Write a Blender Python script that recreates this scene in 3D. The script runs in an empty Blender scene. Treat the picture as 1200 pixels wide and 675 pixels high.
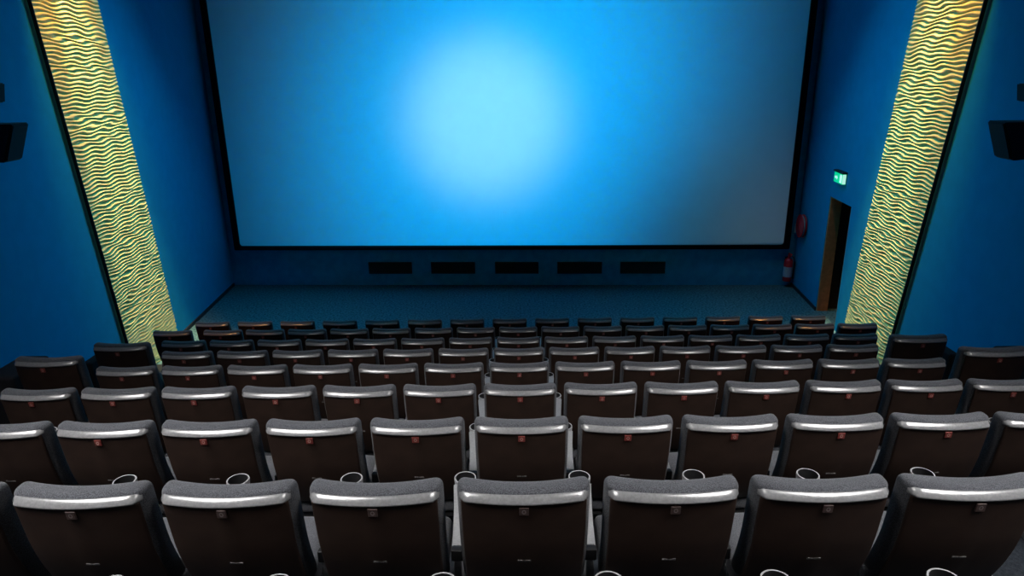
import bpy, bmesh, math, random
from mathutils import Vector, Matrix, noise

random.seed(4)
SC = bpy.context.scene
COL = SC.collection
PI = math.pi

# ------------------------------------------------------------------ helpers
def link(o, parent=None):
    COL.objects.link(o)
    if parent: o.parent = parent
    return o

def obj(name, bm, mats, parent=None, smooth=True, loc=None, angle=None):
    bmesh.ops.recalc_face_normals(bm, faces=bm.faces)
    me = bpy.data.meshes.new(name)
    bm.to_mesh(me); bm.free()
    for m in (mats if isinstance(mats, (list, tuple)) else [mats]): me.materials.append(m)
    if smooth:
        for p in me.polygons: p.use_smooth = True
        me.set_sharp_from_angle(angle=math.radians(angle or 38))
    o = bpy.data.objects.new(name, me)
    link(o, parent)
    if loc: o.location = loc
    return o

def tag(o, label, cat, group=None):
    o['label'] = label; o['category'] = cat
    if group: o['group'] = group
    return o

def thing(name, label, cat, loc=(0, 0, 0), rotz=0, group=None):
    o = bpy.data.objects.new(name, None); link(o)
    o.empty_display_size = .2
    o.location = loc; o.rotation_euler = (0, 0, rotz)
    return tag(o, label, cat, group)

def struct(name, bm, m, parent=None, smooth=False):
    o = obj(name, bm, m, parent, smooth)
    if not parent: o['kind'] = 'structure'
    return o

def B(): return bmesh.new()

def box(bm, x0, x1, y0, y1, z0, z1, mi=0):
    vs = [bm.verts.new((x, y, z)) for x in (x0, x1) for y in (y0, y1) for z in (z0, z1)]
    for f in ((0, 1, 3, 2), (4, 6, 7, 5), (0, 4, 5, 1), (2, 3, 7, 6), (0, 2, 6, 4), (1, 5, 7, 3)):
        bm.faces.new([vs[i] for i in f]).material_index = mi
    return vs

def quad(bm, pts, mi=0):
    f = bm.faces.new([bm.verts.new(p) for p in pts]); f.material_index = mi
    return f

def ticks(d, r, n):
    """sample positions on [-d, d] with denser samples inside the rounding band"""
    k = 4
    a = [-d + r * (1 - math.cos(PI / 2 * i / k)) for i in range(k)]
    m = [-(d - r) + 2 * (d - r) * i / n for i in range(n + 1)]
    return a + m + [-x for x in reversed(a)]

def rbox(bm, sx, sy, sz, r, n=(4, 1, 4), c=(0, 0, 0), fn=None, mi=0):
    """box with rounded edges; fn deforms every point"""
    h = (sx / 2, sy / 2, sz / 2)
    T = [ticks(h[i], min(r, h[i] * .98), n[i]) for i in range(3)]
    cache = {}
    def V(p):
        q = []
        inner = [max(-(h[i] - min(r, h[i] * .98)), min(h[i] - min(r, h[i] * .98), p[i])) for i in range(3)]
        d = Vector([p[i] - inner[i] for i in range(3)])
        rr = min(r, min(h) * .98)
        inner = [max(-(h[i] - rr), min(h[i] - rr, p[i])) for i in range(3)]
        d = Vector([p[i] - inner[i] for i in range(3)])
        if d.length > 1e-9: d = d.normalized() * rr
        key = tuple(round(v, 6) for v in p)
        if key not in cache:
            w = Vector(inner) + d + Vector(c)
            if fn: w = Vector(fn(w.x, w.y, w.z))
            cache[key] = bm.verts.new(w)
        return cache[key]
    for ax in range(3):
        a, b = [(1, 2), (0, 2), (0, 1)][ax]
        for s in (-1, 1):
            for i in range(len(T[a]) - 1):
                for j in range(len(T[b]) - 1):
                    pts = []
                    for (u, v) in ((i, j), (i + 1, j), (i + 1, j + 1), (i, j + 1)):
                        p = [0, 0, 0]; p[ax] = s * h[ax]; p[a] = T[a][u]; p[b] = T[b][v]
                        pts.append(V(p))
                    if len(set(pts)) == 4:
                        try: bm.faces.new(pts).material_index = mi
                        except ValueError: pass

def prism(bm, poly, lo, hi, axis=0, mi=0):
    """extrude a polygon (2D) along axis"""
    def P(t, a, b): return {0: (t, a, b), 1: (a, t, b), 2: (a, b, t)}[axis]
    A = [bm.verts.new(P(lo, *p)) for p in poly]; Bv = [bm.verts.new(P(hi, *p)) for p in poly]
    n = len(poly)
    bm.faces.new(A).material_index = mi; bm.faces.new(Bv[::-1]).material_index = mi
    for i in range(n): bm.faces.new((A[i], A[(i + 1) % n], Bv[(i + 1) % n], Bv[i])).material_index = mi

def lathe(bm, prof, c=(0, 0, 0), axis=2, n=24, mi=0, close=True):
    rings = []
    for (r, h) in prof:
        ring = []
        for i in range(n):
            a = 2 * PI * i / n; u, v = r * math.cos(a), r * math.sin(a)
            p = {2: (u, v, h), 1: (u, h, v), 0: (h, u, v)}[axis]
            ring.append(bm.verts.new(Vector(p) + Vector(c)))
        rings.append(ring)
    for k in range(len(rings) - 1):
        for i in range(n):
            bm.faces.new((rings[k][i], rings[k][(i + 1) % n], rings[k + 1][(i + 1) % n], rings[k + 1][i])).material_index = mi
    if close:
        bm.faces.new(rings[0][::-1]).material_index = mi; bm.faces.new(rings[-1]).material_index = mi

def tube(bm, pts, r, n=10, mi=0):
    pts = [Vector(p) for p in pts]; rings = []
    for i, p in enumerate(pts):
        t = (pts[min(i + 1, len(pts) - 1)] - pts[max(i - 1, 0)]).normalized()
        u = t.orthogonal().normalized() if i == 0 else (rings_u - t * rings_u.dot(t)).normalized()
        rings_u = u; v = t.cross(u)
        rings.append([bm.verts.new(p + r * (math.cos(2 * PI * k / n) * u + math.sin(2 * PI * k / n) * v)) for k in range(n)])
    for a, b in zip(rings, rings[1:]):
        for k in range(n): bm.faces.new((a[k], a[(k + 1) % n], b[(k + 1) % n], b[k])).material_index = mi
    bm.faces.new(rings[0][::-1]).material_index = mi; bm.faces.new(rings[-1]).material_index = mi

# ------------------------------------------------------------------ materials
def mat(name, col, rough=.6, col2=None, scale=60., bump=0., bscale=None, metal=0., spec=.5, emit=None, estr=0., sheen=0., detail=3):
    m = bpy.data.materials.new(name); m.use_nodes = True
    nt = m.node_tree; bs = nt.nodes['Principled BSDF']
    bs.inputs['Roughness'].default_value = rough
    bs.inputs['Metallic'].default_value = metal
    bs.inputs['Specular IOR Level'].default_value = spec
    if sheen: bs.inputs['Sheen Weight'].default_value = sheen
    tc = nt.nodes.new('ShaderNodeTexCoord')
    nz = nt.nodes.new('ShaderNodeTexNoise'); nz.inputs['Scale'].default_value = scale; nz.inputs['Detail'].default_value = detail
    nt.links.new(tc.outputs['Object'], nz.inputs['Vector'])
    rp = nt.nodes.new('ShaderNodeValToRGB')
    c2 = col2 or tuple(c * .8 for c in col)
    rp.color_ramp.elements[0].color = (*c2, 1); rp.color_ramp.elements[1].color = (*col, 1)
    rp.color_ramp.elements[0].position = .38; rp.color_ramp.elements[1].position = .62
    nt.links.new(nz.outputs['Fac'], rp.inputs['Fac']); nt.links.new(rp.outputs['Color'], bs.inputs['Base Color'])
    if bump:
        n2 = nt.nodes.new('ShaderNodeTexNoise'); n2.inputs['Scale'].default_value = bscale or scale; n2.inputs['Detail'].default_value = 2
        nt.links.new(tc.outputs['Object'], n2.inputs['Vector'])
        bp = nt.nodes.new('ShaderNodeBump'); bp.inputs['Strength'].default_value = bump; bp.inputs['Distance'].default_value = .01
        nt.links.new(n2.outputs['Fac'], bp.inputs['Height']); nt.links.new(bp.outputs['Normal'], bs.inputs['Normal'])
    if emit:
        bs.inputs['Emission Color'].default_value = (*emit, 1); bs.inputs['Emission Strength'].default_value = estr
    return m

M = {}
M['fabric'] = mat('charcoal_fabric', (.085, .088, .10), .95, (.03, .032, .038), 260, .35, 320, spec=.15, sheen=.15)
M['board'] = mat('brown_black_board', (.028, .0165, .0125), .5, (.021, .0125, .0098), 9, .02, 300, spec=.2)
M['trim'] = mat('grey_plastic_trim', (.17, .17, .175), .2, (.14, .14, .145), 90, .05, 250, spec=.9)
M['arm'] = mat('light_grey_plastic', (.21, .21, .215), .5, (.17, .17, .175), 140, .1, 300)
M['cuprim'] = mat('pale_grey_rim', (.27, .27, .28), .4, (.23, .23, .24), 80)
M['black'] = mat('black_plastic', (.008, .008, .009), .55, (.005, .005, .006), 50)
M['legs'] = mat('grey_metal_leg', (.22, .22, .23), .5, (.17, .17, .18), 70)
M['panel'] = mat('black_end_panel', (.018, .018, .022), .9, (.010, .010, .013), 200, .2, 300, spec=.15)
M['pan'] = mat('dark_pan', (.02, .019, .02), .6)
M['plate'] = mat('red_number_plate', (.17, .03, .024), .45, (.13, .024, .02), 80)
M['plate_worn'] = mat('worn_dark_plate', (.06, .035, .032), .5, (.045, .028, .026), 80)
M['mark'] = mat('pale_mark', (.40, .24, .21), .6)
M['mark_worn'] = mat('worn_pale_mark', (.20, .17, .165), .6)
M['tagm'] = mat('grey_maker_tag', (.13, .12, .115), .4, (.05, .045, .045), 150)
M['wall'] = mat('blue_wall_cloth', (.0008, .235, .45), .9, (.0006, .22, .42), 5, .12, 180, spec=.15)
M['wallf'] = mat('navy_front_wall', (.035, .34, .58), .9, (.028, .28, .50), 6, .1, 160, spec=.2)
M['ceil'] = mat('dark_ceiling', (.02, .03, .045), .95)
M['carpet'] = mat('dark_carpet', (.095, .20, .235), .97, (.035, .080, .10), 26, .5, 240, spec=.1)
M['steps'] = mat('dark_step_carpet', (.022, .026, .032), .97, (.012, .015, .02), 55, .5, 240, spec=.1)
M['base'] = mat('dark_baseboard', (.012, .014, .02), .6)
M['screen'] = mat('blue_white_screen', (.45, .80, .84), .95, (.44, .78, .82), 3, spec=.05)
M['frame'] = mat('black_masking', (.004, .004, .006), .95, (.003, .003, .004), 30, spec=.1)
M['relief'] = mat('cream_relief', (.84, .70, .30), .8, (.78, .64, .26), 7, spec=.2)
M['reliefedge'] = mat('dark_panel_edge', (.01, .010, .010), .7)
M['spk'] = mat('black_speaker_cabinet', (.010, .011, .014), .6, (.007, .008, .010), 40)
M['grille'] = mat('dark_speaker_cloth', (.016, .018, .026), .85, (.006, .007, .010), 220, .3, 300)
M['vent'] = mat('dark_vent', (.006, .008, .014), .6, (.004, .006, .010), 60)
M['jamb'] = mat('brown_wood_jamb', (.62, .24, .10), .6, (.5, .19, .08), 12)
M['passage'] = mat('dark_passage', (.020, .019, .020), .9, (.014, .013, .014), 8)
M['red'] = mat('red_enamel', (.75, .012, .03), .35, (.65, .010, .024), 20)
M['pale'] = mat('pale_label', (.55, .50, .55), .6, (.42, .36, .46), 90)
M['hose'] = mat('pale_hose', (.40, .45, .50), .6)
M['green'] = mat('green_sign', (.01, .45, .2), .5, emit=(.0, .75, .33), estr=.75)
M['signwhite'] = mat('white_sign', (.8, .9, .85), .5, emit=(.55, 1., .80), estr=.8)
M['led'] = mat('amber_led', (.9, .8, .5), .5, emit=(1., .62, .58), estr=.9)

# ------------------------------------------------------------------ layout numbers
def wl(y): return -6.344 + (14.609 - y) * .0775       # left wall line
def wr(y): return 5.957 - (14.162 - y) * .095         # right wall line
CL, CR = Vector((-6.344, 14.609, 0)), Vector((5.957, 14.162, 0))
HC = 7.9
YB = -4.2
def row_y(k): return 2.157 + 1.033 * (k - 1)
def row_z(k): return 2.1035 - .3005 * (k - 1) + {0: -.03, 7: .03, 8: .065}.get(k, 0.)

# ------------------------------------------------------------------ room shell
def treads(name, prof, m):
    bm = B()
    L = [bm.verts.new((wl(y) - .1, y, z)) for y, z in prof]
    R = [bm.verts.new((wr(y) + .02, y, z)) for y, z in prof]
    for i in range(len(prof) - 1): bm.faces.new((L[i], R[i], R[i + 1], L[i + 1]))
    struct(name, bm, m)
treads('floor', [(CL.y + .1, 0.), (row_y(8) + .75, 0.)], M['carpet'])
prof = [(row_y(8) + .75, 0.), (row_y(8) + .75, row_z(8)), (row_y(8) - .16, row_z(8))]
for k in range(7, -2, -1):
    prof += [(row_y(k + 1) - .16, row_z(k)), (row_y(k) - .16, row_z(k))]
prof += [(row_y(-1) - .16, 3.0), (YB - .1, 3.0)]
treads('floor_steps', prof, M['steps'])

def wall_line(bm, a, b, z0, z1, thick, mi=0):
    """vertical slab from a to b (xy), thickness to the outside vector"""
    o = Vector(thick)
    P = [(a.x, a.y), (b.x, b.y), (b.x + o.x, b.y + o.y), (a.x + o.x, a.y + o.y)]
    prism(bm, P, z0, z1, 2, mi)

bm = B(); wall_line(bm, Vector((wl(CL.y + .25), CL.y + .25, 0)), Vector((wl(YB), YB, 0)), -.3, HC, (-.2, 0, 0))
struct('wall_left', bm, M['wall'])
# right wall with the doorway
D0, D1, DH = 11.50, 12.53, 2.24
bm = B()
def rp(y): return Vector((wr(y), y, 0))
wall_line(bm, rp(CR.y + .45), rp(D1), -.3, HC, (.2, 0, 0))
wall_line(bm, rp(D0), rp(YB), -.3, HC, (.2, 0, 0))
wall_line(bm, rp(D1), rp(D0), DH, HC, (.2, 0, 0))
struct('wall_right', bm, M['wall'])
# passage behind the doorway
bm = B()
xa, xb = wr(D0) + .2, wr(D0) + 1.7
for pts in ([(xb, D0 - .6, 0), (xb, D1 + .1, 0), (xb, D1 + .1, 2.5), (xb, D0 - .6, 2.5)],
            [(xa, D0 - .6, 0), (xb, D0 - .6, 0), (xb, D0 - .6, 2.5), (xa, D0 - .6, 2.5)],
            [(xa, D1 + .1, 0), (xb, D1 + .1, 0), (xb, D1 + .1, 2.5), (xa, D1 + .1, 2.5)],
            [(xa, D0 - .6, 2.5), (xb, D0 - .6, 2.5), (xb, D1 + .1, 2.5), (xa, D1 + .1, 2.5)]):
    quad(bm, pts)
struct('wall_passage', bm, M['passage'])
bm = B(); quad(bm, [(wr(D0) - .02, D0 - .6, -.002), (xb, D0 - .6, -.002), (xb, D1 + .1, -.002), (wr(D1) - .02, D1 + .1, -.002)])
struct('floor_passage', bm, M['carpet'])
# door lining
bm = B()
for y0, y1 in ((D1 - .03, D1), (D0, D0 + .03)):
    x0 = wr(y0) + .012; box(bm, x0, x0 + .205, y0, y1, 0, DH)
box(bm, wr(D1) + .012, wr(D1) + .21, D0 + .03, D1 - .03, DH - .03, DH)
struct('door_1', bm, M['jamb'])
# front wall, slightly turned
bm = B()
fd = (CR - CL).normalized(); fn_ = Vector((-fd.y, fd.x, 0))
a, b = CL - fd * .3, CR + fd * .3
wall_line(bm, a, b, -.3, HC, fn_ * .2)
struct('wall_front', bm, M['wallf'])
bm = B(); wall_line(bm, Vector((wl(YB) - .2, YB, 0)), Vector((wr(YB) + .2, YB, 0)), -.3, HC, (0, -.2, 0))
struct('wall_back', bm, M['passage'])
bm = B(); prism(bm, [(-6.9, 15.1), (6.5, 15.1), (6.5, YB - .2), (-6.9, YB - .2)], HC, HC + .2, 2)
struct('ceiling', bm, M['ceil'])
for nm, f, y0, y1, s in (('baseboard_left', wl, CL.y - .05, 9.2, 1), ('baseboard_right', wr, CR.y - .03, D1, -1)):
    bm = B()
    P = [(f(y0), y0), (f(y1), y1), (f(y1) + s * .02, y1), (f(y0) + s * .02, y0)]
    prism(bm, P, 0, .07, 2)
    struct(nm, bm, M['base'])

def front(u, z, out=0.):
    """point on the front wall: u = metres from the left corner, out = toward the seats"""
    p = CL + fd * u - fn_ * out
    return Vector((p.x, p.y, z))
def front_u(x): return (x - CL.x) / fd.x
frot = math.atan2(fd.y, fd.x)

# ------------------------------------------------------------------ cinema screen
SX0, SX1, SZ0, SZ1 = -6.06, 5.67, .925, 7.25
cxm = (SX0 + SX1) / 2
p = front(front_u(cxm), 0, .02)
scr = thing('cinema_screen', 'huge white cinema screen in black masking, glowing blue on the front wall', 'cinema screen', p, frot)
hw = (SX1 - SX0) / 2
def rrect(x0, x1, z0, z1, r, n=6):
    o = []
    for (cx, cz, a0) in ((x1 - r, z1 - r, 0), (x0 + r, z1 - r, 90), (x0 + r, z0 + r, 180), (x1 - r, z0 + r, 270)):
        for i in range(n + 1):
            a = math.radians(a0 + 90 * i / n); o.append((cx + r * math.cos(a), cz + r * math.sin(a)))
    return o
bm = B(); prism(bm, rrect(-hw - .02, hw + .02, SZ0 - .02, SZ1 + .02, .07), -.06, -.05, 1)
obj('screen_sheet', bm, M['screen'], scr, False)
bm = B()
ow, ob = .115, .085
oo = rrect(-hw - ow, hw + ow, SZ0 - ob, SZ1 + .12, .03); ii = rrect(-hw, hw, SZ0, SZ1, .06)
V = {}
for nm, poly in (('o', oo), ('i', ii)):
    for y in (-.12, 0.): V[nm, y] = [bm.verts.new((x, y, z)) for x, z in poly]
n = len(oo)
for i in range(n):
    j = (i + 1) % n
    bm.faces.new((V['o', -.12][i], V['o', -.12][j], V['i', -.12][j], V['i', -.12][i]))
    bm.faces.new((V['o', -.12][i], V['o', -.12][j], V['o', 0.][j], V['o', 0.][i]))
    bm.faces.new((V['i', -.12][i], V['i', -.12][j], V['i', 0.][j], V['i', 0.][i]))
    bm.faces.new((V['o', 0.][i], V['o', 0.][j], V['i', 0.][j], V['i', 0.][i]))
obj('masking_frame', bm, M['frame'], scr, False)

# ------------------------------------------------------------------ five ventilation grilles under the screen
ORD = ['leftmost', 'second from the left', 'middle', 'second from the right', 'rightmost']
for i, (x0, x1) in enumerate(((-3.27, -2.31), (-1.885, -.915), (-.475, .475), (.885, 1.855), (2.25, 3.22))):
    lab = {0: 'leftmost dark ventilation grille in the low wall under the screen',
           1: 'dark ventilation grille under the screen, second from the left',
           2: 'middle one of the five dark ventilation grilles under the screen',
           3: 'dark ventilation grille under the screen, second from the right',
           4: 'rightmost dark ventilation grille in the low wall under the screen'}[i]
    t = thing('ventilation_grille', lab, 'ventilation grille', front(front_u((x0 + x1) / 2), .27, 0), frot, 'ventilation grilles under the screen')
    w = (x1 - x0) / 2
    bm = B()
    for q in ((-w, w, 0, .022), (-w, w, .238, .26)): box(bm, q[0], q[1], -.03, -.001, q[2], q[3])
    for q in ((-w, -w + .022), (w - .022, w)): box(bm, q[0], q[1], -.03, -.001, .022, .238)
    obj('grille_frame', bm, M['vent'], t, False)
    bm = B()
    for j in range(8):
        z = .032 + j * .027
        prism(bm, [(-.026, z), (-.022, z), (-.006, z + .02), (-.010, z + .02)], -w + .022, w - .022, 0)
    obj('louvre_slats', bm, M['vent'], t, False)
    bm = B(); box(bm, -w + .022, w - .022, -.005, -.001, .022, .238)
    obj('backing', bm, M['black'], t, False)

# ------------------------------------------------------------------ wave relief panels on the side walls
def wave_panel(side, pn0, pn1, pf0, pf1, seed, label):
    """near edge pn0 (Y at z0) .. pn1 ; far edge pf0 .. pf1, from z=0 to the ceiling"""
    f = wl if side < 0 else wr
    s = 1 if side < 0 else -1                      # into the room
    zt = 7.6
    slope = -.0775 if side < 0 else .095
    base = thing('wave_panel', label, 'wall panel', (0, 0, 0), 0, 'glowing wave relief panels')
    yc = (pn0 + pf0) / 2
    base.location = (f(yc), yc, 0)
    inv = base.location.copy()
    nt, ns = 1500, 50
    A = [[None] * (ns + 1) for _ in range(nt + 1)]
    bm = B()
    N = lambda *q: noise.noise(Vector(q))
    for i in range(nt + 1):
        t = zt * i / nt
        yn = pn0 + (pn1 - pn0) * t / zt; yf = pf0 + (pf1 - pf0) * t / zt
        for j in range(ns + 1):
            u = j / ns; y = yn + (yf - yn) * u; w = u * 1.68
            ph = 2 * PI * t / .054
            ph += 1.7 * math.sin(2 * PI * w / (.56 + .06 * N(t * .7, seed, 3)) + 6.0 * N(t * 5.5, seed, 1.5))
            ph += 3.2 * N(w * 2.2, t * 4.5, seed + 7)
            h = abs(math.sin(ph / 2))
            edge = min(1., 12 * u, 12 * (1 - u))
            d = .042 + .032 * h * (.55 + .45 * edge)
            x = f(y) + s * d
            A[i][j] = bm.verts.new(Vector((x, y, t)) - inv)
    for i in range(nt):
        for j in range(ns):
            bm.faces.new((A[i][j], A[i][j + 1], A[i + 1][j + 1], A[i + 1][j]))
    # side and end returns to the wall
    obj('wave_relief', bm, M['relief'], base, True, angle=80)
    bm = B()
    for e, (q0, q1, o) in enumerate(((pn0, pn1, -1), (pf0, pf1, 1))):
        if o > 0: continue
        P = []
        for (y, dd) in ((0, 0), (o * .014, 0)):
            for z in (0, zt):
                yy = q0 + (q1 - q0) * z / zt + y
                P.append((yy, z))
        vs = []
        for out in (.022, .068):
            for (yy, z) in (P[0], P[1], P[3], P[2]):
                vs.append(bm.verts.new(Vector((f(yy) + s * out, yy, z)) - inv))
        for fc in ((0, 1, 2, 3), (4, 5, 6, 7), (0, 1, 5, 4), (1, 2, 6, 5), (2, 3, 7, 6), (3, 0, 4, 7)):
            bm.faces.new([vs[k] for k in fc])
    obj('dark_edge_strip', bm, M['reliefedge'], base, False)
    bm = B()
    vs = []
    for out in (.001, .04):
        for (yy, z) in ((pn0 + .12, 0), (pn1 + .12, zt), (pf1, zt), (pf0, 0)):
            vs.append(bm.verts.new(Vector((f(yy) + s * out, yy, z)) - inv))
    for fc in ((0, 1, 2, 3), (4, 5, 6, 7), (0, 1, 5, 4), (1, 2, 6, 5), (2, 3, 7, 6), (3, 0, 4, 7)):
        bm.faces.new([vs[k] for k in fc])
    obj('backing_board', bm, M['relief'], base, False)
    # soft amber line light tucked behind the near edge
    bm = B(); vs = []
    for out in (.004, .016):
        for (yy, z) in ((pn0 + .07, 0), (pn1 + .07, zt), (pn1 + .10, zt), (pn0 + .10, 0)):
            vs.append(bm.verts.new(Vector((f(yy) + s * out, yy, z)) - inv))
    for fc in ((0, 1, 2, 3), (4, 5, 6, 7), (0, 1, 5, 4), (1, 2, 6, 5), (2, 3, 7, 6), (3, 0, 4, 7)):
        bm.faces.new([vs[k] for k in fc])
    obj('edge_light', bm, M['led'], base, False)
    return base

wave_panel(-1, 9.645, 8.59, 11.30, 10.30, 1.3, 'glowing golden wave relief panel leaning on the left blue wall')
wave_panel(1, 9.405, 7.98, 11.02, 9.74, 5.1, 'glowing golden wave relief panel on the right blue wall beyond the doorway')

# ------------------------------------------------------------------ speakers
def speaker(name, label, side, y, z, w, h, dt, db, gap):
    f = wl if side < 0 else wr
    s = 1 if side < 0 else -1
    rot = (math.atan(-.0775) if side < 0 else math.atan(.095))
    t = thing(name, label, 'speaker', (f(y), y, z), -rot, 'speakers on the side walls')
    bm = B()
    g = gap * s
    pr = [(g, h), (g + s * dt, h), (g + s * db, 0.), (g, 0.02)]
    A = [bm.verts.new((x, -w / 2, zz)) for x, zz in pr]; Bv = [bm.verts.new((x, w / 2, zz)) for x, zz in pr]
    bm.faces.new(A); bm.faces.new(Bv)
    for i in range(4): bm.faces.new((A[i], A[(i + 1) % 4], Bv[(i + 1) % 4], Bv[i]))
    bmesh.ops.bevel(bm, geom=bm.edges[:], offset=.012, segments=2, affect='EDGES')
    obj('cabinet', bm, M['spk'], t)
    bm = B()
    def fp(q, o):   # point on sloping front
        return (g + s * (db + (dt - db) * q + o), q * h)
    P = [fp(.05, 0), fp(.95, 0), fp(.95, .012), fp(.05, .012)]
    prism(bm, P, -w / 2 + .02, w / 2 - .02, 1)
    obj('front_grille', bm, M['grille'], t, False)
    bm = B()
    x0, x1 = sorted((0., g + s * .01))
    box(bm, x0, x1, -.03, .03, h * .45, h * .55)
    x0, x1 = sorted((0., s * .012))
    box(bm, x0, x1, -.06, .06, h * .3, h * .7)
    obj('wall_bracket', bm, M['black'], t, False)
    return t
speaker('wall_speaker', 'black wedge speaker low on left wall, left of the glowing panel', -1, 7.45, 3.665, .30, .40, .38, .22, .10)
speaker('wall_speaker', 'black wedge speaker low on right wall, right of the glowing panel', 1, 6.92, 3.63, .30, .37, .41, .27, .10)
speaker('small_wall_speaker', 'small black speaker at the left photo edge, above the wedge speaker', -1, 7.33, 4.28, .22, .20, .32, .28, .10)
speaker('small_wall_speaker', 'small black speaker at the right photo edge, above the wedge speaker', 1, 6.82, 4.19, .22, .17, .28, .25, .10)

# ------------------------------------------------------------------ exit sign
ye, ze = 12.07, 2.56
t = thing('exit_sign', 'small lit green exit sign on the right wall above the doorway', 'exit sign', (wr(ye), ye, ze), math.atan(-.095))
bm = B(); rbox(bm, .09, .46, .035, .01, c=(-.046, 0, .195)); box(bm, -.012, -.001, -.2, .2, .0, .185)
obj('housing', bm, M['black'], t)
bm = B(); box(bm, -.075, -.013, -.20, .20, .0, .176)
obj('green_panel', bm, M['green'], t, False)
bm = B()
xf = -.0755
def sq(y0, y1, z0, z1): quad(bm, [(xf, y0, z0), (xf, y1, z0), (xf, y1, z1), (xf, y0, z1)])
sq(-.185, -.075, .018, .160)                               # white doorway of the pictogram
quad(bm, [(xf, .02, .088), (xf, .07, .135), (xf, .07, .108), (xf, .16, .108), (xf, .16, .068), (xf, .07, .068), (xf, .07, .041)][::-1])
obj('white_pictogram', bm, M['signwhite'], t, False)
bm = B(); box(bm, -.07, -.018, -.206, -.2005, .008, .170)
obj('end_diffuser', bm, M['signwhite'], t, False)

# ------------------------------------------------------------------ hose reel on the right wall
yh, zh = 13.76, 1.40
t = thing('hose_reel', 'round red fire hose reel on right wall above the extinguisher', 'fire hose reel', (wr(yh), yh, zh), math.atan(-.095))
bm = B(); box(bm, -.02, -.001, -.10, .10, -.12, .12); obj('wall_plate', bm, M['red'], t, False)
bm = B(); lathe(bm, [(.06, -.021), (.235, -.021), (.24, -.03), (.235, -.04), (.06, -.04)], axis=0, n=32, close=False)
lathe(bm, [(.02, -.085), (.235, -.085), (.24, -.093), (.235, -.10), (.10, -.10), (.07, -.115), (.02, -.115)], axis=0, n=32)
lathe(bm, [(.06, -.021), (.06, -.085)], axis=0, n=24)
obj('drum', bm, M['red'], t)
bm = B()
for k, r in enumerate((.13, .165, .20)):
    for q in range(1):
        xx = -.0625
        tube(bm, [(xx, r * math.cos(2 * PI * i / 24), r * math.sin(2 * PI * i / 24)) for i in range(25)], .017, 8)
obj('hose', bm, M['hose'], t)
bm = B(); tube(bm, [(-.065, .20, .02), (-.085, .262, -.02), (-.09, .265, -.12)], .018, 8); tube(bm, [(-.09, .265, -.12), (-.09, .265, -.2)], .013, 8)
obj('nozzle', bm, M['hose'], t)

# ------------------------------------------------------------------ extinguisher
ue = front_u(5.80)
t = thing('fire_extinguisher', 'red fire extinguisher hanging low at the right end of the front wall', 'fire extinguisher', front(ue, .14, .13), frot)
bm = B(); lathe(bm, [(.02, 0), (.085, 0), (.09, .012), (.09, .42), (.08, .465), (.05, .495), (.028, .505), (.028, .525)], n=28)
obj('cylinder', bm, M['red'], t)
bm = B(); lathe(bm, [(.0915, .10), (.0915, .32)], n=28, close=False); obj('paper_label', bm, M['pale'], t)
bm = B(); box(bm, -.025, .025, -.025, .025, .525, .57); box(bm, -.012, .012, -.12, .03, .565, .58); box(bm, -.012, .012, -.13, .03, .60, .615); box(bm, -.012, .012, .0, .03, .58, .60)
obj('valve_head', bm, M['red'], t, False)
bm = B(); tube(bm, [(.02, 0, .545), (.085, -.02, .53), (.115, -.02, .45), (.115, -.02, .30), (.112, -.02, .16)], .011, 8); tube(bm, [(.112, -.02, .17), (.11, -.02, .05)], .016, 8)
obj('hose', bm, M['black'], t)
bm = B(); box(bm, -.03, .03, .085, .129, .38, .42); box(bm, -.04, .04, .119, .129, .30, .50)
obj('wall_hook', bm, M['black'], t, False)

# ------------------------------------------------------------------ cinema seat
K = .52
def bend(x, y, z):
    y += K * x * x + (.90 - z) * .14
    if z < .76: y += .6 * (.76 - z) ** 2
    return (x, y, z)
def back_fn(x, y, z):
    t = max(0., (z - .80) / .2)
    z2 = z - .009 * t * (1 - (x / .25) ** 2)
    nar = 1 - .03 * max(0, (.85 - z))
    return bend(x * nar, y, z2)

def arm_parts(parent, xo):
    """arm pad with cup holder, its black end cap, and the leg under it"""
    bm = B()
    pts = []
    for k in range(9):
        y = .25 + (.705 - .25) * k / 8; q = (y - .25) / .455
        pts.append((y, .0235 + .030 * q ** 1.6))
    poly = [(-w, y) for y, w in pts] + [(w, y) for y, w in reversed(pts)]
    prism(bm, poly, .495, .54, 2)
    bmesh.ops.bevel(bm, geom=[e for e in bm.edges if abs(e.verts[0].co.z - e.verts[1].co.z) < 1e-4 and e.verts[0].co.z > .53], offset=.006, segments=2, affect='EDGES')
    arm = obj('armrest', bm, M['arm'], parent, loc=(xo, 0, 0))
    bm = B()
    lathe(bm, [(.038, .455), (.046, .46), (.050, .49), (.0545, .535), (.0535, .546), (.047, .546)], c=(0, .75, 0), n=28, mi=0, close=False)
    lathe(bm, [(.047, .546), (.043, .47), (.01, .466)], c=(0, .75, 0), n=28, mi=1, close=False)
    lathe(bm, [(.038, .455), (.005, .455)], c=(0, .75, 0), n=28, mi=0, close=False)
    bmesh.ops.remove_doubles(bm, verts=bm.verts, dist=1e-5)
    obj('cup_holder', bm, [M['cuprim'], M['black']], arm)
    bm = B(); rbox(bm, .052, .034, .055, .006, (1, 1, 1), c=(0, .238, .512))
    obj('end_cap', bm, M['black'], arm)
    bm = B()
    prism(bm, [(.13, .035), (.52, .035), (.50, .06), (.42, .12), (.42, .40), (.56, .47), (.60, .494), (.25, .494), (.235, .47), (.19, .30), (.16, .10)], -.016, .016, 0)
    bmesh.ops.bevel(bm, geom=bm.edges[:], offset=.004, segments=1, affect='EDGES')
    box(bm, -.035, .035, .10, .55, 0, .034)
    obj('leg', bm, M['legs'], parent, loc=(xo, 0, 0))

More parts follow.
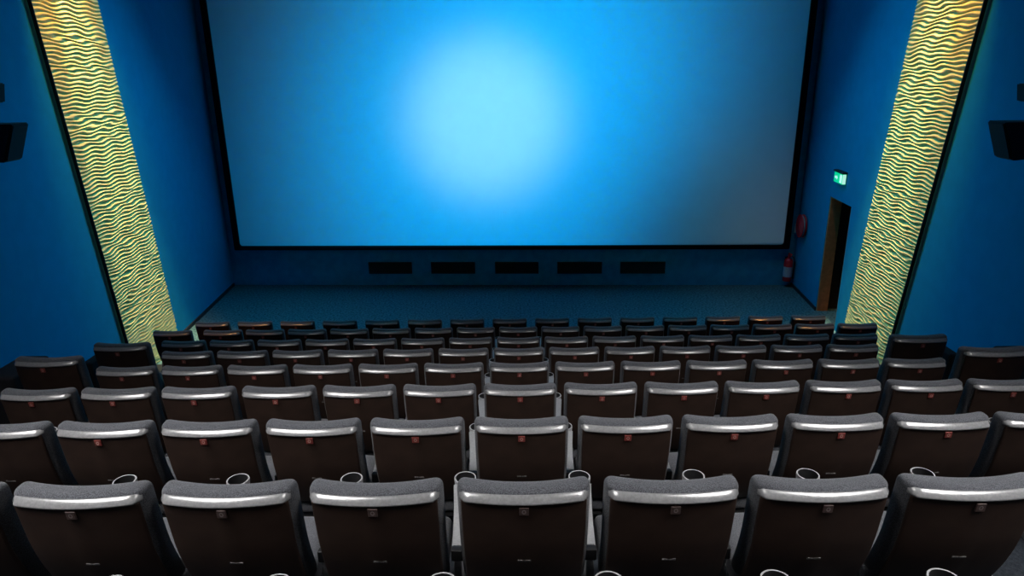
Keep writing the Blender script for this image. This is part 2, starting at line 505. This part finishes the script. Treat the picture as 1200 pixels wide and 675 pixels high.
def make_seat(plate, mark):
    t = thing('cinema_chair', '', 'cinema chair')
    bm = B(); rbox(bm, .506, .095, .545, .036, (12, 1, 8), c=(0, .062, .7035), fn=back_fn)
    obj('backrest', bm, M['fabric'], t)
    bm = B(); rbox(bm, .474, .018, .51, .009, (12, 1, 10), c=(0, .007, .67),
                   fn=lambda x, y, z: bend(x * (1 - .05 * max(0, .80 - z)), y - .006 * max(0, 1 - abs(x) / .03), z))
    sh = obj('back_shell', bm, M['board'], t, angle=60)
    bm = B()
    def pl(x, y, z): return bend(x, y - .010, z)
    rbox(bm, .036, .006, .036, .002, (2, 1, 2), c=(0, 0, .897), fn=pl)
    for i in range(16):                                     # pale round figure on the plate
        a0, a1 = 2 * PI * i / 16, 2 * PI * (i + 1) / 16
        q = [pl(r * .75 * math.cos(a), -.0038, .897 + r * math.sin(a)) for r, a in ((.006, a0), (.0105, a0), (.0105, a1), (.006, a1))]
        quad(bm, q, 1)
    obj('number_plate', bm, [plate, mark], sh, False)
    bm = B(); rbox(bm, .052, .004, .009, .001, (2, 1, 1), c=(0, 0, .637), fn=lambda x, y, z: bend(x, y - .006, z))
    obj('maker_tag', bm, M['tagm'], sh, False)
    bm = B(); rbox(bm, .006, .003, .30, .001, (1, 1, 10), c=(0, 0, .725), fn=lambda x, y, z: bend(x + .004 * math.sin(9 * (z - .7)), y - .0025, z))
    obj('centre_seam', bm, M['black'], sh, False)
    # trim under the cushion roll
    bm = B()
    prof = [(.022, .923), (-.004, .921), (-.0095, .9235), (-.0115, .928), (-.0095, .9325), (.0105, .9535), (.015, .955), (.022, .953)]
    n = 24; rings = []
    for i in range(n + 1):
        u = -1 + 2 * i / n
        x = .243 * (u if abs(u) < .9 else math.copysign(.9 + (abs(u) - .9) * 1., u))
        e = max(0, (abs(u) - .90) / .10)
        ring = []
        for (y, z) in prof:
            yy = y + .022 * e * e; zz = .939 + (z - .939) * (1 - .25 * e * e)
            ring.append(bm.verts.new(bend(x, yy, zz)))
        rings.append(ring)
    m = len(prof)
    for a, b in zip(rings, rings[1:]):
        for k in range(m): bm.faces.new((a[k], a[(k + 1) % m], b[(k + 1) % m], b[k]))
    bm.faces.new(rings[0]); bm.faces.new(rings[-1])
    obj('top_trim', bm, M['trim'], t, angle=50)
    bm = B()
    def sf(x, y, z): return (x, y, z - .04 * (.62 - y) * .5 + (.012 * (1 - (x / .23) ** 2) if z > .36 else 0))
    rbox(bm, .455, .46, .11, .04, (6, 6, 1), c=(0, .395, .375), fn=sf)
    obj('seat_cushion', bm, M['fabric'], t)
    bm = B(); rbox(bm, .40, .38, .05, .015, (2, 2, 1), c=(0, .38, .305), fn=lambda x, y, z: (x, y, z - .04 * (.62 - y) * .5))
    obj('seat_pan', bm, M['pan'], t)
    bm = B(); rbox(bm, .515, .035, .05, .008, (2, 1, 1), c=(.0105, .33, .262))
    obj('cross_beam', bm, M['pan'], t)
    arm_parts(t, .28)
    return t

def copy_tree(o, parent=None):
    c = o.copy(); COL.objects.link(c)
    if parent:
        c.parent = parent
        c.matrix_parent_inverse = o.matrix_parent_inverse.copy()
    for ch in [k for k in o.children]: copy_tree(ch, c)
    return c

PITCH = .56
proto = make_seat(M['plate'], M['mark'])
proto_worn = make_seat(M['plate_worn'], M['mark_worn'])
end_t = bpy.data.objects.new('armrest_store', None); link(end_t)
arm_parts(end_t, -.28)
end_parts = list(end_t.children)

ORDW = ['', 'first', 'second', 'third', 'fourth', 'fifth', 'sixth', 'seventh', 'eighth', 'ninth', 'tenth', 'eleventh', 'twelfth', 'thirteenth', 'fourteenth', 'fifteenth']
ROWW = {1: 'the nearest row fully in view', 2: 'the second row from the camera', 3: 'the third row from the camera', 4: 'the fourth row from the camera',
        5: 'the fifth row from the camera', 6: 'the sixth row from the camera', 7: 'the seventh row from the camera', 8: 'the frontmost row by the open floor'}
def seat_label(k, i, n, looks):
    mid = (n - 1) / 2
    if i == 0: pos = 'leftmost in'
    elif i == n - 1: pos = 'rightmost in'
    elif i == mid: pos = 'middle one of'
    elif i < mid: pos = ORDW[i + 1] + ' from the left in'
    else: pos = ORDW[n - i] + ' from the right in'
    return f'{looks}, {pos} {ROWW[k]}'

used = {'a': False, 'b': False}
def place(k, c, pitch, xc, scale, label, last_left=False):
    key = 'b' if k <= 1 else 'a'
    src = proto_worn if key == 'b' else proto
    if not used[key]: o = src; used[key] = True
    else: o = copy_tree(src)
    todo.append((o, k, c + (math.copysign(.16, c) if scale > 1 else 0), pitch, xc, scale, label, last_left))
    return o
todo = []
rows = {0: [-3, -2, -1, 0, 1, 2], 1: list(range(-4, 4)), 2: list(range(-5, 6)), 3: list(range(-6, 7)), 4: list(range(-7, 8)), 5: list(range(-7, 8)),
        6: list(range(-7, 8)), 7: list(range(-8, 9)), 8: list(range(-7, 8))}
for k in sorted(rows):
    cs = rows[k]; n = len(cs)
    for i, c in enumerate(cs):
        sc_ = 1.10 if (k in (4, 5) and abs(c) == 7) else 1.
        looks = 'dark grey cinema chair'
        if k == 1: looks = 'large charcoal cinema chair'
        elif k in (4, 5) and abs(c) == 7: looks = 'taller dim cinema chair'
        elif k == 7: looks = 'small charcoal cinema chair'
        elif k == 8: looks = 'low dim cinema chair'
        if k == 0:
            label = 'cinema chair below the photo edge, only its cup ring showing, %s' % ['leftmost', 'second from the left', 'third from the left', 'third from the right', 'second from the right', 'rightmost'][i]
        else: label = seat_label(k, i, n, looks)
        pitch, xc = (.6296, -.121) if k == 8 else (PITCH, 0.)
        place(k, c, pitch, xc, sc_, label, i == 0 and k > 1)
for (o, k, c, pitch, xc, scale, label, last_left) in todo:
    o.location = (xc + c * pitch - (.11 if (k, c) == (7, -8) else 0), row_y(k), row_z(k)); o.scale = (scale,) * 3
    o['label'] = label; o['category'] = 'cinema chair'; o['group'] = 'cinema chairs in rows'
    if k == 8:
        for ch in o.children:
            if ch.name.split('.')[0] in ('armrest', 'leg'): ch.location.x = pitch / 2
    if scale > 1:                                           # the solid outer panel of the end chairs
        sd = math.copysign(1, c); x0, x1, zt = (.345, .60, .78) if k == 4 else (.345, .44, .76)
        bm = B(); rbox(bm, x1 - x0, .46, zt, .03, (2, 2, 2), c=(sd * (x0 + x1) / 2, .34, zt / 2))
        obj('end_panel', bm, M['panel'], o)
    if last_left:
        for e in end_parts:
            q = copy_tree(e, o); q.location = (-pitch / 2, 0, 0)
for e in end_parts:
    for ch in list(e.children): bpy.data.objects.remove(ch)
    bpy.data.objects.remove(e)
bpy.data.objects.remove(end_t)

# ------------------------------------------------------------------ camera
th = math.atan((337.5 - 80) / 800); yaw = math.radians(-.365); roll = math.radians(-.74)
r0 = Vector((math.cos(yaw), -math.sin(yaw), 0)); h = Vector((math.sin(yaw), math.cos(yaw), 0)); zz = Vector((0, 0, 1))
fw = h * math.cos(th) - zz * math.sin(th); up0 = h * math.sin(th) + zz * math.cos(th)
cr, sr = math.cos(roll), math.sin(roll)
right = cr * r0 + sr * up0; up = -sr * r0 + cr * up0
cam = bpy.data.cameras.new('camera'); co = bpy.data.objects.new('camera', cam); link(co)
mw = Matrix.Identity(4)
for i in range(3): mw[i][0], mw[i][1], mw[i][2] = right[i], up[i], -fw[i]
mw.translation = (-.02, 0, 4.56)
co.matrix_world = mw
cam.sensor_width = 36; cam.lens = 24; cam.clip_start = .05; cam.clip_end = 100
SC.camera = co

# ------------------------------------------------------------------ lights
def lamp(name, kind, loc, target, power, col, **kw):
    d = bpy.data.lights.new(name, kind); d.energy = power; d.color = col
    for a, b in kw.items(): setattr(d, a, b)
    o = bpy.data.objects.new(name, d); link(o); o.location = loc
    o.rotation_euler = (Vector(target) - Vector(loc)).to_track_quat('-Z', 'Y').to_euler()
    return o

# the projector: a spot lamp whose beam carries the blue picture
PL = Vector((-.2, -3.6, 6.4)); PT = front(front_u((SX0 + SX1) / 2), 3.6)
pj = lamp('projector', 'SPOT', PL, PT, 9000, (1, 1, 1), spot_size=math.radians(62), spot_blend=.05, shadow_soft_size=.02)
bpy.context.view_layer.update()
inv = pj.matrix_world.inverted()
def tan_uv(px, z):
    q = inv @ front(front_u(px), z); return q.x / -q.z, q.y / -q.z
d = pj.data; d.use_nodes = True; nt = d.node_tree; nt.nodes.clear()
out = nt.nodes.new('ShaderNodeOutputLight'); em = nt.nodes.new('ShaderNodeEmission'); nt.links.new(em.outputs[0], out.inputs[0])
tc = nt.nodes.new('ShaderNodeTexCoord')
sep = nt.nodes.new('ShaderNodeSeparateXYZ'); nt.links.new(tc.outputs['Normal'], sep.inputs[0])
def mth(op, a, b=None, c=None):
    n = nt.nodes.new('ShaderNodeMath'); n.operation = op
    for i, v in enumerate((a, b, c)):
        if v is None: continue
        if isinstance(v, (int, float)): n.inputs[i].default_value = v
        else: nt.links.new(v, n.inputs[i])
    return n.outputs[0]
az = mth('ABSOLUTE', sep.outputs['Z'])
U = mth('DIVIDE', sep.outputs['X'], az); Vv = mth('DIVIDE', sep.outputs['Y'], az)
SGN = 1.0
U = mth('MULTIPLY', U, SGN); Vv = mth('MULTIPLY', Vv, SGN)
def gauss(px, z, sx, sz, power=2., rot=0.):
    u0, v0 = tan_uv(px, z); dist = (front(front_u(px), z) - PL).length
    du = mth('SUBTRACT', U, u0); dv = mth('SUBTRACT', Vv, v0)
    c, s = math.cos(rot), math.sin(rot)
    a = mth('ADD', mth('MULTIPLY', du, c), mth('MULTIPLY', dv, s)); b = mth('SUBTRACT', mth('MULTIPLY', dv, c), mth('MULTIPLY', du, s))
    a = mth('DIVIDE', a, sx / dist); b = mth('DIVIDE', b, sz / dist)
    r2 = mth('ADD', mth('MULTIPLY', a, a), mth('MULTIPLY', b, b))
    if power != 2.: r2 = mth('POWER', r2, power / 2)
    return mth('EXPONENT', mth('MULTIPLY', r2, -1.))
def colored(fac, col):
    n = nt.nodes.new('ShaderNodeVectorMath'); n.operation = 'SCALE'; n.inputs[0].default_value = col; nt.links.new(fac, n.inputs['Scale']); return n.outputs[0]
def vadd(a, b):
    n = nt.nodes.new('ShaderNodeVectorMath'); n.operation = 'ADD'; nt.links.new(a, n.inputs[0]); nt.links.new(b, n.inputs[1]); return n.outputs[0]
one = mth('ADD', mth('MULTIPLY', U, 0.), 1.)
pic = colored(one, (.0, .010, .022))
blue = gauss(-.3, 3.75, 3.7, 4.7, 2.6, -.6)
shade = mth('SUBTRACT', 1., mth('MULTIPLY', gauss(4.9, 1.0, 2.3, 2.0, 2.2, .5), .75))
pic = vadd(pic, colored(mth('MULTIPLY', blue, shade), (.0, .53, 1.27)))
pic = vadd(pic, colored(gauss(-.6, 3.56, 1.66, 1.62, 4.0), (.42, .31, .0)))
pic = vadd(pic, colored(gauss(5.7, 1.0, 1.9, 2.6, 2.5, .35), (.05, .022, .022)))
# the picture ends at the edges of the screen
v_lo = tan_uv((SX0 + SX1) / 2, SZ0)[1]; v_hi = tan_uv((SX0 + SX1) / 2, SZ1)[1]
def edge(px):
    ua, va = tan_uv(px, SZ0); ub, vb = tan_uv(px, SZ1); k = (ub - ua) / (vb - va)
    return mth('ADD', mth('MULTIPLY', Vv, k), ua - k * va)
mask = mth('MULTIPLY', mth('MULTIPLY', mth('GREATER_THAN', U, edge(SX0 - .04)), mth('LESS_THAN', U, edge(SX1 + .04))), mth('MULTIPLY', mth('GREATER_THAN', Vv, v_lo - .003), mth('LESS_THAN', Vv, v_hi + .003)))
sc2 = nt.nodes.new('ShaderNodeVectorMath'); sc2.operation = 'SCALE'; nt.links.new(pic, sc2.inputs[0]); nt.links.new(mask, sc2.inputs['Scale'])
nt.links.new(sc2.outputs[0], em.inputs['Color']); em.inputs['Strength'].default_value = 1.6

# house lights over the seats: two ceiling panels left and right of the middle line
for sx in (-1, 1):
    lamp('house_light', 'AREA', (sx * 3.1, 1.5, 7.75), (sx * .9, 3.6, 1.), 170, (1., .98, .96), shape='RECTANGLE', size=3.0, size_y=3.6, spread=math.radians(66))
# blue fill lamps added to brighten the side walls, no real fixtures
for sx in (-1, 1):
    f = wl if sx < 0 else wr
    lamp('wall_fill', 'AREA', (f(11.3) - sx * 2.6, 11.3, 7.6), (f(9.3), 9.2, 1.6), 78, (.05, .62, 1.), shape='RECTANGLE', size=.6, size_y=4.6, spread=math.radians(85))
# amber lamps grazing the wave panels
def falloff(o, strength):
    d = o.data; d.use_nodes = True; n = d.node_tree
    e = n.nodes.get('Emission') or n.nodes.new('ShaderNodeEmission')
    lf = n.nodes.new('ShaderNodeLightFalloff'); lf.inputs['Strength'].default_value = strength
    n.links.new(lf.outputs['Linear'], e.inputs['Strength'])
for sx in (-1, 1):
    f = wl if sx < 0 else wr
    yt = 9.2 if sx < 0 else 8.7; yb = 10.45 if sx < 0 else 10.2
    o = lamp('panel_spot_upper', 'SPOT', (f(yt) - sx * 1.15, yt + .1, 7.75), (f(yt + .55), yt + .55, 4.9), 300, (1., .55, .09), spot_size=math.radians(44), spot_blend=1., shadow_soft_size=.05)
    falloff(o, 1.)
    o = lamp('panel_spot_lower', 'SPOT', (f(yt) - sx * .5, yt + .1, 7.75), (f(yb - .1), yb - .1, 2.2), 800, (1., .78, .40), spot_size=math.radians(22), spot_blend=.8, shadow_soft_size=.05)
    falloff(o, 1.)

for sx in (-1, 1):
    lamp('row_end_fill', 'SPOT', (sx * 4.6, 6.6, 5.6), (sx * 4.0 - .1, 9.4, .95), 330, (1., .46, .14), spot_size=math.radians(30), spot_blend=1., shadow_soft_size=.15)  # added warm spots, standing in for panel light on the row-end chairs

# ------------------------------------------------------------------ world and view
w = bpy.data.worlds.new('world'); SC.world = w; w.use_nodes = True
bg = w.node_tree.nodes['Background']; bg.inputs['Color'].default_value = (.02, .05, .09, 1); bg.inputs['Strength'].default_value = .2
SC.view_settings.view_transform = 'Standard'
SC.view_settings.look = 'None'
SC.view_settings.exposure = 0
lamp('corner_fill', 'SPOT', (4.3, 10.8, 7.7), (5.4, 13.0, 0.0), 110, (1., .62, .42), spot_size=math.radians(34), spot_blend=1., shadow_soft_size=.1)  # invented warm fill for the right front corner, not a fixture of the hall
SC.cycles.max_bounces = 6
SC.cycles.sample_clamp_indirect = 4
